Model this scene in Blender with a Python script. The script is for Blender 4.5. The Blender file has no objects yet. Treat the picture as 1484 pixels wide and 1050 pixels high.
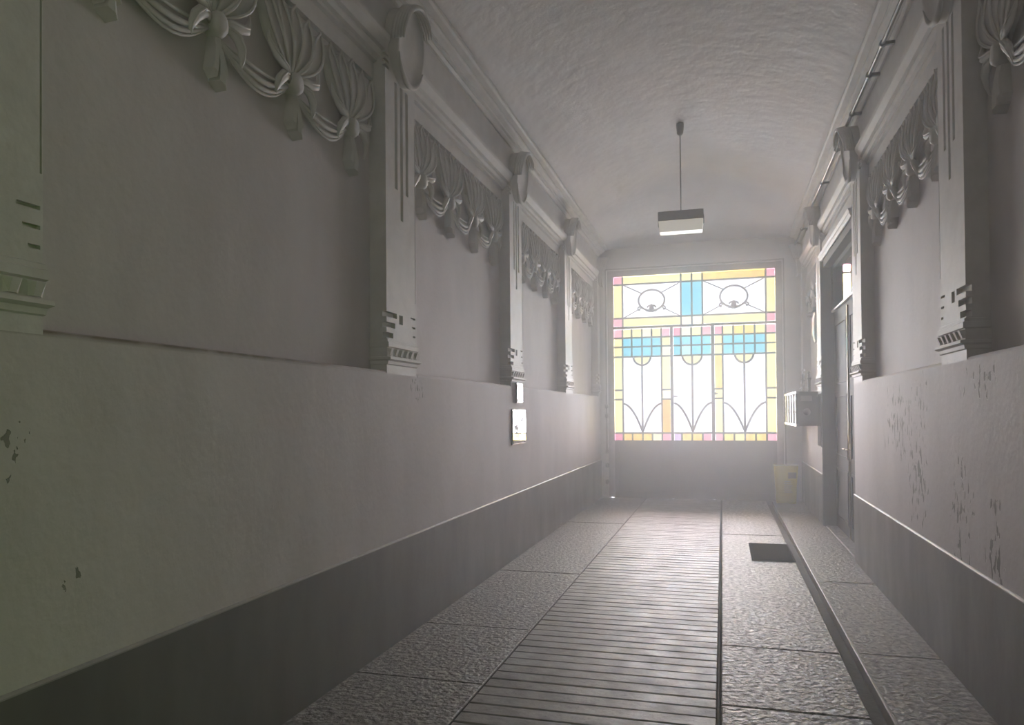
import bpy, bmesh, math, random
from mathutils import Vector, Matrix
random.seed(7)
scene = bpy.context.scene
C = scene.collection
PI = math.pi

# ------------------------------------------------------------------ camera
YAW, PITCH, ROLL = 0.2779, 0.0134, -0.0083
fwd = Vector((-math.sin(YAW)*math.cos(PITCH), math.cos(YAW)*math.cos(PITCH), math.sin(PITCH)))
rgt = Vector((math.cos(YAW), math.sin(YAW), 0))
upv = rgt.cross(fwd)
r2 = rgt*math.cos(ROLL)+upv*math.sin(ROLL)
u2 = -rgt*math.sin(ROLL)+upv*math.cos(ROLL)
cam = bpy.data.cameras.new('camera')
cam.sensor_width = 36
cam.lens = 1068.83/1484*36
cam.shift_y = 0.03949
cam.clip_start = 0.05
cam_o = bpy.data.objects.new('camera', cam)
M = Matrix((r2, u2, -fwd)).transposed().to_4x4()
M.translation = Vector((0, 0, 1.55))
cam_o.matrix_world = M
C.objects.link(cam_o)
scene.camera = cam_o

# ------------------------------------------------------------------ view, world, light
scene.view_settings.view_transform = 'Standard'
scene.view_settings.look = 'None'
scene.view_settings.exposure = 0.0
scene.view_settings.gamma = 1
scene.view_settings.use_curve_mapping = False
SKY = 2.4
w = bpy.data.worlds.new('overcast_sky')
scene.world = w
w.use_nodes = True
bg = w.node_tree.nodes['Background']
bg.inputs[0].default_value = (0.93, 0.96, 1.0, 1)
bg.inputs[1].default_value = SKY
scene.cycles.max_bounces = 10
scene.cycles.diffuse_bounces = 6
scene.cycles.transparent_max_bounces = 16
scene.cycles.volume_bounces = 0
scene.cycles.sample_clamp_indirect = 12

def area(name, loc, rot, sx, sy, power, col, portal=False):
    l = bpy.data.lights.new(name, 'AREA')
    l.shape = 'RECTANGLE'; l.size = sx; l.size_y = sy
    l.energy = power; l.color = col
    if portal:
        l.cycles.is_portal = True
    o = bpy.data.objects.new(name, l)
    o.location = loc; o.rotation_euler = rot
    C.objects.link(o)
    return o
# the sky enters through the glazed gate at the far end
area('gate_sky_portal', (-0.5, 13.62, 2.53), (-PI/2, 0, 0), 3.0, 3.2, 1, (1, 1, 1), True)
sl = bpy.data.lights.new('sun', 'SUN')
sl.energy = 40.0; sl.angle = math.radians(56); sl.color = (0.98, 0.945, 1.04)
so = bpy.data.objects.new('sun', sl)
so.rotation_euler = (-math.radians(90-6), 0, math.radians(5))   # bright hazy sky low over the yard, shining in through the gate
C.objects.link(so)
hs = bpy.data.lights.new('yard_bounce_sun', 'SUN')
hs.energy = 16.0; hs.angle = math.radians(2); hs.color = (0.98, 0.95, 1.0)
ho = bpy.data.objects.new('yard_bounce_sun', hs)
ho.rotation_euler = (math.radians(20), 0, 0)     # second sun added to light the yard, so it bounces to the ceiling
C.objects.link(ho)
# added unseen ceiling fill, then an assumed, unseen dim greenish light behind the camera
area('rear_ceiling_fill', (-0.42, -2.9, 3.0), (PI/2+1.15, 0, 0), 2.0, 1.4, 20, (1.0, 0.95, 0.97))
area('assumed_green_fill', (1.2, -0.5, 0.9), (0, PI/2, 0), 1.6, 1.0, 14, (0.50, 1.0, 0.18))  # assumed green fill on the near left wall; no opening is modelled

# ------------------------------------------------------------------ materials
def N(nt, t, **kw):
    n = nt.nodes.new(t)
    for k, v in kw.items():
        setattr(n, k, v)
    return n

def mat(name, col, rough=0.7, col2=None, nscale=3.0, bump=0.0, bscale=30.0, stretch=(1, 1, 1), metal=0.0,
        spec=0.5, detail=6, contrast=(0.35, 0.65), bdist=0.01, rough2=None):
    m = bpy.data.materials.new(name)
    m.use_nodes = True
    nt = m.node_tree
    b = nt.nodes['Principled BSDF']
    b.inputs['Base Color'].default_value = (*col, 1)
    b.inputs['Roughness'].default_value = rough
    b.inputs['Metallic'].default_value = metal
    b.inputs['Specular IOR Level'].default_value = spec
    tc = N(nt, 'ShaderNodeTexCoord')
    geo = N(nt, 'ShaderNodeNewGeometry')
    mp = N(nt, 'ShaderNodeMapping')
    mp.inputs['Scale'].default_value = stretch
    nt.links.new(geo.outputs['Position'], mp.inputs['Vector'])
    if col2:
        no = N(nt, 'ShaderNodeTexNoise')
        no.inputs['Scale'].default_value = nscale
        no.inputs['Detail'].default_value = detail
        no.inputs['Roughness'].default_value = 0.62
        nt.links.new(mp.outputs[0], no.inputs['Vector'])
        rp = N(nt, 'ShaderNodeValToRGB')
        rp.color_ramp.elements[0].position = contrast[0]
        rp.color_ramp.elements[1].position = contrast[1]
        rp.color_ramp.elements[0].color = (*col2, 1)
        rp.color_ramp.elements[1].color = (*col, 1)
        nt.links.new(no.outputs[0], rp.inputs[0])
        nt.links.new(rp.outputs[0], b.inputs['Base Color'])
        if rough2 is not None:
            mr = N(nt, 'ShaderNodeMapRange')
            mr.inputs['To Min'].default_value = rough2
            mr.inputs['To Max'].default_value = rough
            mr.inputs['From Min'].default_value = contrast[0]
            mr.inputs['From Max'].default_value = contrast[1]
            nt.links.new(no.outputs[0], mr.inputs['Value'])
            nt.links.new(mr.outputs[0], b.inputs['Roughness'])
    if bump:
        nb = N(nt, 'ShaderNodeTexNoise')
        nb.inputs['Scale'].default_value = bscale
        nb.inputs['Detail'].default_value = 5
        nt.links.new(geo.outputs['Position'], nb.inputs['Vector'])
        bp = N(nt, 'ShaderNodeBump')
        bp.inputs['Strength'].default_value = bump
        bp.inputs['Distance'].default_value = bdist
        nt.links.new(nb.outputs[0], bp.inputs['Height'])
        nt.links.new(bp.outputs[0], b.inputs['Normal'])
    return m

def math_n(nt, op, a, b_=None, clamp=False):
    n = N(nt, 'ShaderNodeMath', operation=op)
    n.use_clamp = clamp
    for i, v in enumerate((a, b_)):
        if v is None:
            continue
        if isinstance(v, (int, float)):
            n.inputs[i].default_value = v
        else:
            nt.links.new(v, n.inputs[i])
    return n.outputs[0]

def add_wear(m, spots, dark, scale=9.0, thr=0.60, zs=0.45):
    """flaked paint: small upright chips clustered round the given wall points (y, z, radius)."""
    nt = m.node_tree
    b = nt.nodes['Principled BSDF']
    geo = N(nt, 'ShaderNodeNewGeometry')
    sep = N(nt, 'ShaderNodeSeparateXYZ')
    nt.links.new(geo.outputs['Position'], sep.inputs[0])
    tot = None
    for (y, z, ry, rz) in spots:
        dy = math_n(nt, 'MULTIPLY', math_n(nt, 'SUBTRACT', sep.outputs['Y'], y), 1/ry)
        dz = math_n(nt, 'MULTIPLY', math_n(nt, 'SUBTRACT', sep.outputs['Z'], z), 1/rz)
        d = math_n(nt, 'ADD', math_n(nt, 'MULTIPLY', dy, dy), math_n(nt, 'MULTIPLY', dz, dz))
        g = math_n(nt, 'SUBTRACT', 1.0, d, True)
        tot = g if tot is None else math_n(nt, 'MAXIMUM', tot, g)
    mp = N(nt, 'ShaderNodeMapping')
    mp.inputs['Scale'].default_value = (1, 1, zs)
    nt.links.new(geo.outputs['Position'], mp.inputs['Vector'])
    no = N(nt, 'ShaderNodeTexNoise')
    no.inputs['Scale'].default_value = scale
    no.inputs['Detail'].default_value = 4
    nt.links.new(mp.outputs[0], no.inputs['Vector'])
    v = math_n(nt, 'ADD', no.outputs[0], math_n(nt, 'MULTIPLY', tot, 0.14))
    k = math_n(nt, 'MULTIPLY', math_n(nt, 'SUBTRACT', v, thr), 60.0, True)
    k = math_n(nt, 'MULTIPLY', k, math_n(nt, 'GREATER_THAN', tot, 0.001))
    mix = N(nt, 'ShaderNodeMix', data_type='RGBA')
    src = b.inputs['Base Color'].links[0].from_socket
    nt.links.new(k, mix.inputs['Factor'])
    nt.links.new(src, mix.inputs[6])
    mix.inputs[7].default_value = (*dark, 1)
    nt.links.new(mix.outputs[2], b.inputs['Base Color'])
    bp = N(nt, 'ShaderNodeBump')
    bp.inputs['Strength'].default_value = 0.9
    bp.inputs['Distance'].default_value = 0.006
    bp.invert = True
    nt.links.new(k, bp.inputs['Height'])
    if b.inputs['Normal'].links:
        nt.links.new(b.inputs['Normal'].links[0].from_socket, bp.inputs['Normal'])
    nt.links.new(bp.outputs[0], b.inputs['Normal'])

PLA = (0.60, 0.555, 0.56)
PLB = (0.51, 0.47, 0.473)
plaster_left = mat('plaster_left', PLA, 0.75, PLB, 1.6, 0.25, 22, (1, 1, .45), spec=.3)
plaster_right = mat('plaster_right', PLA, 0.7, PLB, 1.6, 0.3, 22, (1, 1, .45), spec=.35)
plaster_orn = mat('plaster_ornament', (0.61, 0.585, 0.57), 0.6, (0.53, 0.505, 0.49), 6, 0.15, 40, spec=.4)
plaster_ceil = mat('plaster_ceiling', (0.78, 0.745, 0.75), 0.75, (0.69, 0.66, 0.665), 2.2, .38, 6, (1, .5, 1), bdist=.05, spec=.3)
plaster_end = mat('plaster_end', (0.62, 0.6, 0.59), 0.8, (0.56, 0.54, 0.53), 3, 0.2, 20, spec=.3)
plinth_paint = mat('plinth_paint', (0.15, 0.145, 0.14), 0.36, (0.115, 0.11, 0.107), 2.5, 0.18, 12, (1, 1, .35), spec=.5, rough2=.5)
bead_paint = mat('bead_paint', (0.34, 0.325, 0.315), 0.45, (0.28, 0.265, 0.255), 9, 0.1, 40)
stone = mat('granite_paving', (0.33, 0.31, 0.30), 0.40, (0.07, 0.066, 0.064), 24, 1.0, 30, bdist=.022, spec=.4, detail=9, contrast=(.38, .6), rough2=.6)
stone_side = mat('granite_walkway', (0.27, 0.25, 0.24), 0.46, (0.085, 0.08, 0.076), 22, 1.0, 30, bdist=.018, spec=.35, detail=9, contrast=(.36, .62), rough2=.62)
rib_stone = mat('ribbed_stone', (0.27, 0.255, 0.25), 0.46, (0.17, 0.16, 0.155), 6, .5, 30, bdist=.008, spec=.35, detail=9, rough2=.6)
bed = mat('dark_mortar', (0.06, 0.057, 0.054), 0.8, (0.035, 0.034, 0.032), 12, .5, 30)
lead = mat('gate_metal', (0.10, 0.095, 0.09), 0.5, (0.075, 0.07, 0.068), 12, 0.1, 40)
gate_wood = mat('gate_panel_paint', (0.10, 0.098, 0.095), 0.55, (0.08, 0.078, 0.076), 5, 0.15, 20)
frame_paint = mat('frame_paint', (0.30, 0.285, 0.275), 0.5, (0.25, 0.24, 0.23), 8, 0.1, 30)
door_wood = mat('door_dark_wood', (0.055, 0.053, 0.052), 0.75, (0.038, 0.036, 0.035), 6, 0.2, 30, (1, 1, .15))
grey_metal = mat('grey_metal', (0.16, 0.16, 0.16), 0.42, (0.13, 0.13, 0.13), 10, 0.05, 30, metal=.4)
alu = mat('mailbox_front_metal', (0.13, 0.13, 0.12), 0.6, (0.11, 0.11, 0.10), 10, 0.05, 30, metal=.3)
lamp_metal = mat('lamp_housing', (0.22, 0.215, 0.21), 0.5, (0.19, 0.185, 0.18), 10, 0.05, 30)
rubber = mat('black_rubber', (0.010, 0.010, 0.012), 0.95, (0.005, 0.005, 0.006), 30, 0.5, 120, spec=.05)
yellow = mat('yellow_plastic', (0.80, 0.66, 0.03), 0.5, (0.70, 0.56, 0.02), 4, 0.3, 8)
yellow_dark = mat('yellow_print', (0.40, 0.36, 0.10), 0.5, (0.36, 0.32, 0.09), 6, 0.1, 8)
cream_print = mat('pale_print', (0.70, 0.66, 0.34), 0.5, (0.62, 0.6, 0.3), 6, 0.1, 8)
pipe_paint = mat('pipe_paint', (0.17, 0.16, 0.155), 0.4, (0.12, 0.11, 0.11), 8, 0.1, 30)
brass = mat('aged_brass', (0.42, 0.40, 0.34), 0.3, (0.3, 0.28, 0.22), 8, 0.05, 30, metal=.9)
ground_m = mat('courtyard_concrete', (0.80, 0.80, 0.84), 0.8, (0.74, 0.74, 0.78), 1, 0.2, 10)

def mirror_mat(name, tint):
    m = bpy.data.materials.new(name); m.use_nodes = True
    b = m.node_tree.nodes['Principled BSDF']
    b.inputs['Base Color'].default_value = (*tint, 1)
    b.inputs['Metallic'].default_value = 1.0
    b.inputs['Roughness'].default_value = 0.02
    nt = m.node_tree
    no = N(nt, 'ShaderNodeTexNoise'); no.inputs['Scale'].default_value = 5
    bp = N(nt, 'ShaderNodeBump'); bp.inputs['Strength'].default_value = .03; bp.inputs['Distance'].default_value = .01
    nt.links.new(no.outputs[0], bp.inputs['Height']); nt.links.new(bp.outputs[0], b.inputs['Normal'])
    return m
polished = mirror_mat('polished_plate', (0.55, 0.55, 0.53))
dark_glass = mirror_mat('reflecting_window_glass', (0.5, 0.5, 0.5))

acr = mat('white_acrylic', (0.80, 0.78, 0.70), 0.4, (0.76, 0.74, 0.66), 4, 0.02, 10)
nt = acr.node_tree
nt.nodes['Principled BSDF'].inputs['Emission Color'].default_value = (1.0, 0.94, 0.80, 1)
nt.nodes['Principled BSDF'].inputs['Emission Strength'].default_value = 0.32

def glass(name, col, col2=None, g=0.04):
    """stained pane: light passes through tinted, with a faint surface reflection and streaky colour."""
    m = bpy.data.materials.new(name); m.use_nodes = True
    nt = m.node_tree
    nt.nodes.remove(nt.nodes['Principled BSDF'])
    out = nt.nodes['Material Output']
    tr = N(nt, 'ShaderNodeBsdfTransparent')
    tr.inputs[0].default_value = (*col, 1)
    if col2:
        geo = N(nt, 'ShaderNodeNewGeometry')
        no = N(nt, 'ShaderNodeTexNoise'); no.inputs['Scale'].default_value = 5; no.inputs['Detail'].default_value = 5
        mp = N(nt, 'ShaderNodeMapping'); mp.inputs['Scale'].default_value = (1.0, 1, .6)
        nt.links.new(geo.outputs['Position'], mp.inputs[0]); nt.links.new(mp.outputs[0], no.inputs['Vector'])
        rp = N(nt, 'ShaderNodeValToRGB')
        rp.color_ramp.elements[0].position = .35; rp.color_ramp.elements[1].position = .65
        rp.color_ramp.elements[0].color = (*col, 1); rp.color_ramp.elements[1].color = (*col2, 1)
        nt.links.new(no.outputs[0], rp.inputs[0]); nt.links.new(rp.outputs[0], tr.inputs[0])
    gl = N(nt, 'ShaderNodeBsdfGlossy'); gl.inputs['Roughness'].default_value = .15
    mx = N(nt, 'ShaderNodeMixShader'); mx.inputs[0].default_value = g
    nt.links.new(tr.outputs[0], mx.inputs[1]); nt.links.new(gl.outputs[0], mx.inputs[2])
    nt.links.new(mx.outputs[0], out.inputs[0])
    return m
# tints are transmission per pane (two faces are crossed, hence the square roots below)
def tint(r, g, b): return (math.sqrt(r), math.sqrt(g), math.sqrt(b))
k = 0.50
G = {
    'clear': glass('frosted_clear_glass', tint(.74, .74, .77), tint(.64, .64, .67)),
    'yellow': glass('pale_yellow_glass', tint(1.27*k, 1.12*k, 0.53*k), tint(1.17*k, 1.00*k, 0.43*k)),
    'cream': glass('cream_glass', tint(1.27*k, 1.19*k, 0.83*k), tint(1.23*k, 1.12*k, 0.75*k)),
    'amber': glass('amber_glass', tint(1.25*k, 0.60*k, 0.08*k), tint(1.15*k, 0.48*k, 0.05*k)),
    'gold': glass('streaky_gold_glass', tint(1.25*k, 0.92*k, 0.24*k), tint(1.15*k, 0.66*k, 0.12*k)),
    'pink': glass('pink_glass', tint(1.10*k, 0.50*k, 0.58*k), tint(1.00*k, 0.38*k, 0.53*k)),
    'rose': glass('rose_glass', tint(1.00*k, 0.30*k, 0.47*k), tint(0.93*k, 0.25*k, 0.45*k)),
    'lavender': glass('lavender_glass', tint(0.83*k, 0.62*k, 0.90*k), tint(0.75*k, 0.56*k, 0.85*k)),
    'blue': glass('turquoise_glass', tint(0.16*k, 0.78*k, 0.98*k), tint(0.11*k, 0.68*k, 0.88*k)),
    'paleblue': glass('pale_blue_glass', tint(0.53*k, 1.05*k, 1.07*k), tint(0.47*k, 1.00*k, 1.02*k)),
}

# ------------------------------------------------------------------ mesh helpers
class MB:
    def __init__(s): s.v = []; s.f = []; s.sm = []
    def add(s, vs, fs, smooth=False):
        o = len(s.v); s.v += [tuple(x) for x in vs]
        s.f += [tuple(i+o for i in f) for f in fs]; s.sm += [smooth]*len(fs)
        return s
    def box(s, x0, x1, y0, y1, z0, z1, ch=0.0):
        if ch <= 0:
            vs = [(x, y, z) for x in (x0, x1) for y in (y0, y1) for z in (z0, z1)]
            return s.add(vs, [(0,1,3,2),(4,6,7,5),(0,4,5,1),(2,3,7,6),(0,2,6,4),(1,5,7,3)])
        # chamfered along the top rim
        c = ch
        vs = [(x0,y0,z0),(x1,y0,z0),(x1,y1,z0),(x0,y1,z0),(x0,y0,z1-c),(x1,y0,z1-c),(x1,y1,z1-c),(x0,y1,z1-c),
              (x0+c,y0+c,z1),(x1-c,y0+c,z1),(x1-c,y1-c,z1),(x0+c,y1-c,z1)]
        fs = [(0,3,2,1),(0,1,5,4),(1,2,6,5),(2,3,7,6),(3,0,4,7),(4,5,9,8),(5,6,10,9),(6,7,11,10),(7,4,8,11),(8,9,10,11)]
        return s.add(vs, fs)
    def extrude_y(s, prof, y0, y1, smooth=False):
        """closed (x,z) profile extruded from y0 to y1"""
        n = len(prof)
        vs = [(x, y0, z) for x, z in prof]+[(x, y1, z) for x, z in prof]
        fs = [(i, (i+1) % n, n+(i+1) % n, n+i) for i in range(n)]
        fs += [tuple(range(n-1, -1, -1)), tuple(range(n, 2*n))]
        return s.add(vs, fs, smooth)
    def prism_y(s, poly, y0, y1):
        """closed (x,z) polygon, thickness y0..y1, used for flat panes"""
        return s.extrude_y(poly, y0, y1)
    def tube(s, pts, rad, n=6, flat=1.0, smooth=True, axis=None):
        pts = [Vector(p) for p in pts]
        m = len(pts)
        if not isinstance(rad, (list, tuple)): rad = [rad]*m
        vs = []
        for i, p in enumerate(pts):
            t = (pts[min(i+1, m-1)]-pts[max(i-1, 0)]).normalized()
            a = Vector(axis) if axis else (Vector((1, 0, 0)) if abs(t.x) < .9 else Vector((0, 0, 1)))
            b = t.cross(a).normalized(); a = b.cross(t).normalized()
            for j in range(n):
                q = 2*PI*j/n
                vs.append(p+b*(rad[i]*math.cos(q))+a*(rad[i]*flat*math.sin(q)))
        fs = [(i*n+j, i*n+(j+1) % n, (i+1)*n+(j+1) % n, (i+1)*n+j) for i in range(m-1) for j in range(n)]
        fs += [tuple(range(n-1, -1, -1)), tuple((m-1)*n+j for j in range(n))]
        return s.add(vs, fs, smooth)
    def ball(s, c, r, nu=12, nv=8):
        vs = []; fs = []
        for i in range(nv+1):
            th = PI*i/nv
            for j in range(nu):
                ph = 2*PI*j/nu
                vs.append((c[0]+r[0]*math.sin(th)*math.cos(ph), c[1]+r[1]*math.sin(th)*math.sin(ph), c[2]+r[2]*math.cos(th)))
        for i in range(nv):
            for j in range(nu):
                fs.append((i*nu+j, i*nu+(j+1) % nu, (i+1)*nu+(j+1) % nu, (i+1)*nu+j))
        return s.add(vs, fs, True)
    def mesh(s, name, m, mirror=False):
        me = bpy.data.meshes.new(name)
        v = [(-x, y, z) for x, y, z in s.v] if mirror else s.v
        me.from_pydata(v, [], s.f)
        me.polygons.foreach_set('use_smooth', s.sm)
        bm = bmesh.new(); bm.from_mesh(me)
        bmesh.ops.remove_doubles(bm, verts=bm.verts, dist=1e-5)
        bmesh.ops.recalc_face_normals(bm, faces=bm.faces)
        bm.to_mesh(me); bm.free()
        me.materials.append(m)
        return me

def link(name, me, parent=None, loc=(0, 0, 0)):
    o = bpy.data.objects.new(name, me)
    o.location = loc
    if parent is not None: o.parent = parent
    C.objects.link(o)
    return o
def obj(name, mb, m, parent=None, loc=(0, 0, 0)):
    return link(name, mb.mesh(name, m), parent, loc)
def tag(o, label=None, cat=None, group=None, kind=None):
    if label: o['label'] = label
    if cat: o['category'] = cat
    if group: o['group'] = group
    if kind: o['kind'] = kind
    return o
def empty(name, loc, label, cat, group=None):
    o = bpy.data.objects.new(name, None); o.location = loc; C.objects.link(o)
    return tag(o, label, cat, group)

# ------------------------------------------------------------------ dimensions
XL, XR, XC = -2.15, 1.30, -0.425      # wall faces and the axis of the passage
YE, Y0 = 13.5, -3.6                    # gate plane, rear end
LEDGE, PL = 1.84, 0.69
REC = 0.12
def mx(x): return 2*XC-x               # left wall x -> right wall x

# ------------------------------------------------------------------ walls
def lower_profile(side):
    """rounded sill under the sunk panels"""
    pr = [(XL-.40, -.12), (XL, -.12), (XL, LEDGE-.02), (XL-.006, LEDGE-.006), (XL-.02, LEDGE), (XL-REC, LEDGE+.004),
          (XL-REC, 4.75), (XL-.40, 4.75)]
    return pr if side < 0 else [(mx(x), z) for x, z in pr]
wl = MB().extrude_y(lower_profile(-1), Y0, YE+.3)
wall_left = tag(obj('wall_left', wl, plaster_left), 'long left plaster wall with sunk panels above a plain lower half', 'wall', kind='structure')
DY0, DY1, DZ = 8.25, 10.76, 3.58       # side doorway in the right wall
wr = MB().extrude_y(lower_profile(1), Y0, DY0).extrude_y(lower_profile(1), DY1, YE+.3)
wr.box(XR+REC, XR+.40, DY0, DY1, DZ, 4.75)
wall_right = tag(obj('wall_right', wr, plaster_right), 'right plaster wall with flaking paint and a deep doorway', 'wall', kind='structure')

# painted plinth with a bead on top
def plinth(parent, side, y0, y1):
    f = (lambda x: x) if side < 0 else mx
    p = [(XL-.01, -.02), (XL+.014, -.02), (XL+.014, PL-.012), (XL-.01, PL-.012)]
    obj('plinth', MB().extrude_y([(f(x), z) for x, z in p], y0, y1), plinth_paint, parent)
    p = [(XL-.01, PL-.012), (XL+.016, PL-.012), (XL+.016, PL-.007), (XL+.006, PL+.000), (XL-.01, PL+.002)]
    obj('plinth_bead', MB().extrude_y([(f(x), z) for x, z in p], y0, y1), bead_paint, parent)
plinth(wall_left, -1, Y0, YE-.02)
plinth(wall_right, 1, Y0, DY0)
plinth(wall_right, 1, DY1, YE-.02)

# upper frieze, panel cornice and crown moulding
def prof_frieze(f): return [(f(x), z) for x, z in [(XL-.15, 4.10), (XL-.02, 4.10), (XL-.02, 4.50), (XL-.15, 4.50)]]
def prof_cornice(f):
    return [(f(x), z) for x, z in [(XL-.15, 3.80), (XL-.085, 3.80), (XL-.085, 3.915), (XL-.06, 3.922), (XL-.06, 3.945), (XL-.035, 3.952),
            (XL-.025, 3.975), (XL-.025, 3.992), (XL+.0, 3.998), (XL+.012, 4.02), (XL+.03, 4.05), (XL+.035, 4.075), (XL+.035, 4.09), (XL+.01, 4.095), (XL+.01, 4.105), (XL-.15, 4.105)]]
def prof_crown(f):
    return [(f(x), z) for x, z in [(XL-.15, 4.41), (XL+.0, 4.41), (XL+.02, 4.425), (XL+.02, 4.44), (XL+.045, 4.445), (XL+.05, 4.46),
            (XL+.09, 4.475), (XL+.10, 4.49), (XL+.10, 4.505), (XL+.15, 4.515), (XL+.165, 4.53), (XL+.165, 4.56), (XL-.15, 4.56)]]
for wall, f, s in ((wall_left, lambda x: x, -1), (wall_right, mx, 1)):
    obj('frieze_band', MB().extrude_y(prof_frieze(f), Y0, YE), plaster_orn, wall)
    obj('crown_moulding', MB().extrude_y(prof_crown(f), Y0, YE), plaster_orn, wall)

# ---- pilasters: stepped relief front, notches, base moulding with teeth, console scroll
PW = .49
def pilaster_front():
    ys = {0, PW}; zs = {LEDGE-.02, 4.10}
    cuts = [(.145, .19, 3.10, 3.84, .022), (.235, .28, 2.90, 3.84, .022), (.325, .37, 3.10, 3.84, .022), (.478, .486, 2.35, 3.66, .015)]
    for i, (a, zc) in enumerate(((.165, 2.22), (.135, 2.15), (.105, 2.08))):
        cuts.append((-1, a, zc-.018, zc+.018, .03))
    cuts.append((.20, .262, 2.17, 2.235, .03))
    for i, (a, zc) in enumerate(((.395, 2.235), (.415, 2.17), (.435, 2.105))):
        cuts.append((a, .48, zc-.007, zc+.007, .02))
    for zc in (3.89, 3.93, 3.97):
        cuts.append((-1, .055, zc-.010, zc+.010, .02))
    for c in cuts:
        ys |= {max(c[0], 0), c[1]}; zs |= {c[2], c[3]}
    ys = sorted(ys); zs = sorted(zs)
    def dep(i, j):
        if not (0 <= i < len(ys)-1 and 0 <= j < len(zs)-1): return REC+.03
        y = (ys[i]+ys[i+1])/2; z = (zs[j]+zs[j+1])/2
        for c in cuts:
            if c[0] < y < c[1] and c[2] < z < c[3]: return c[4]
        return 0.0
    mb = MB()
    for i in range(len(ys)-1):
        for j in range(len(zs)-1):
            d = dep(i, j); a, b, c, e = ys[i], ys[i+1], zs[j], zs[j+1]
            mb.add([(-d, a, c), (-d, b, c), (-d, b, e), (-d, a, e)], [(0, 1, 2, 3)])
    for i in range(len(ys)):
        for j in range(len(zs)-1):
            d1, d2 = dep(i-1, j), dep(i, j)
            if abs(d1-d2) > 1e-6:
                mb.add([(-d1, ys[i], zs[j]), (-d2, ys[i], zs[j]), (-d2, ys[i], zs[j+1]), (-d1, ys[i], zs[j+1])], [(0, 1, 2, 3)])
    for j in range(len(zs)):
        for i in range(len(ys)-1):
            d1, d2 = dep(i, j-1), dep(i, j)
            if abs(d1-d2) > 1e-6:
                mb.add([(-d1, ys[i], zs[j]), (-d2, ys[i], zs[j]), (-d2, ys[i+1], zs[j]), (-d1, ys[i+1], zs[j])], [(0, 1, 2, 3)])
    return mb
def band(pr):
    """moulding wrapped round the front and both returns of the pilaster; pr = list of (projection, z)"""
    mb = MB(); n = len(pr)
    path = []
    for (p, z) in pr:
        path.append([(-REC, -p*.4, z), (p, -p*.4, z), (p, PW+p*.4, z), (-REC, PW+p*.4, z)])
    vs = [q for r in path for q in r]
    fs = [(4*i+j, 4*i+j+1, 4*(i+1)+j+1, 4*(i+1)+j) for i in range(n-1) for j in range(3)]
    fs += [(0, 1, 2, 3), (4*n-4, 4*n-3, 4*n-2, 4*n-1)]
    return mb.add(vs, fs)
def console():
    """oval shield close to the wall with a thick near rim, closed above by a ribbed hooked scroll"""
    body = MB(); n = 28; cy, cz, ry, rz = .262, 4.115, .225, .270
    def lean(z): return .055+.055*max(0, (z-(cz-rz))/(2*rz))
    rings = []
    for sc, off in ((1.0, None), (1.0, -.012), (.955, 0.0), (.90, -.010), (.82, -.018), (.45, -.020)):
        r = []
        for i in range(n):
            a = 2*PI*i/n
            y = cy+ry*sc*math.cos(a); z = cz+rz*sc*math.sin(a)
            r.append((-.06 if off is None else lean(z)+off+.005, y, z))
        rings.append(r)
    vs = [q for r in rings for q in r]+[(lean(cz)-.016, cy, cz)]
    fs = [(k*n+i, k*n+(i+1) % n, (k+1)*n+(i+1) % n, (k+1)*n+i) for k in range(len(rings)-1) for i in range(n)]
    fs += [(5*n+i, 5*n+(i+1) % n, len(vs)-1) for i in range(n)]
    body.add(vs, fs, True)
    curl = MB()
    for q in range(5):
        pts = []; rad = []
        for i in range(17):
            t = i/16
            a = PI*(1.04-.86*t)
            rr = 1.03-.10*t-.012*q
            y = cy+ry*rr*math.cos(a); z = cz+rz*rr*math.sin(a)
            pts.append((lean(z)-.040+.020*q+.030*t, y, z)); rad.append(.006+.013*math.sin(PI*min(1, .08+.92*t)))
        curl.tube(pts, rad, 6)
    foot = MB()
    pts = []
    for i in range(11):
        a = -PI*(.12+.74*i/10)
        y = cy+ry*.97*math.cos(a); z = cz+rz*.99*math.sin(a)
        pts.append((lean(z)+.004, y, z))
    foot.tube(pts, [.005+.015*math.sin(PI*i/10) for i in range(11)], 6)
    return body, curl, foot
cb, cc, cf = console()
PIL = {}
tooth = MB().add([(0, 0, 0), (.03, .012, -.004), (.03, .046, -.004), (0, .058, 0), (0, 0, -.05), (.012, .016, -.048), (.012, .042, -.048), (0, .058, -.05)],
                 [(0, 1, 2, 3), (0, 4, 5, 1), (1, 5, 6, 2), (2, 6, 7, 3), (4, 7, 6, 5), (0, 3, 7, 4)])
for s in (-1, 1):
    mi = s > 0
    PIL[s] = dict(front=pilaster_front().mesh('pilaster', plaster_orn, mi),
                  base=band([(.0, 2.055), (.010, 2.05), (.010, 2.035), (.018, 2.03), (.018, 2.0), (.006, 1.994), (.006, 1.935), (.034, 1.93), (.036, 1.915), (.014, 1.905), (.010, 1.885), (0, 1.88)]).mesh('base_moulding', plaster_orn, mi),
                  tooth=tooth.mesh('tooth', plaster_orn, mi),
                  shield=cb.mesh('console_shield', plaster_orn, mi), curl=cc.mesh('ribbed_scroll', plaster_orn, mi), foot=cf.mesh('scroll_foot', plaster_orn, mi))
def pilaster(wall, s, y, full=True):
    x = XL if s < 0 else XR
    P = PIL[s]
    r = link('pilaster', P['front'], wall, (x, y, 0))
    link('base_moulding', P['base'], r)
    for i in range(6):
        link('tooth', P['tooth'], r, ((.004 if s < 0 else -.004), -.004+i*.086, 1.990))
    link('console_shield', P['shield'], r); link('ribbed_scroll', P['curl'], r); link('scroll_foot', P['foot'], r)
    return r
PLY = [1.42, 4.50, 7.50, 10.35, 13.20]
for y in PLY: pilaster(wall_left, -1, y)
PRY = [1.50, 4.60, 7.76, 10.76, 13.15]
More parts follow.
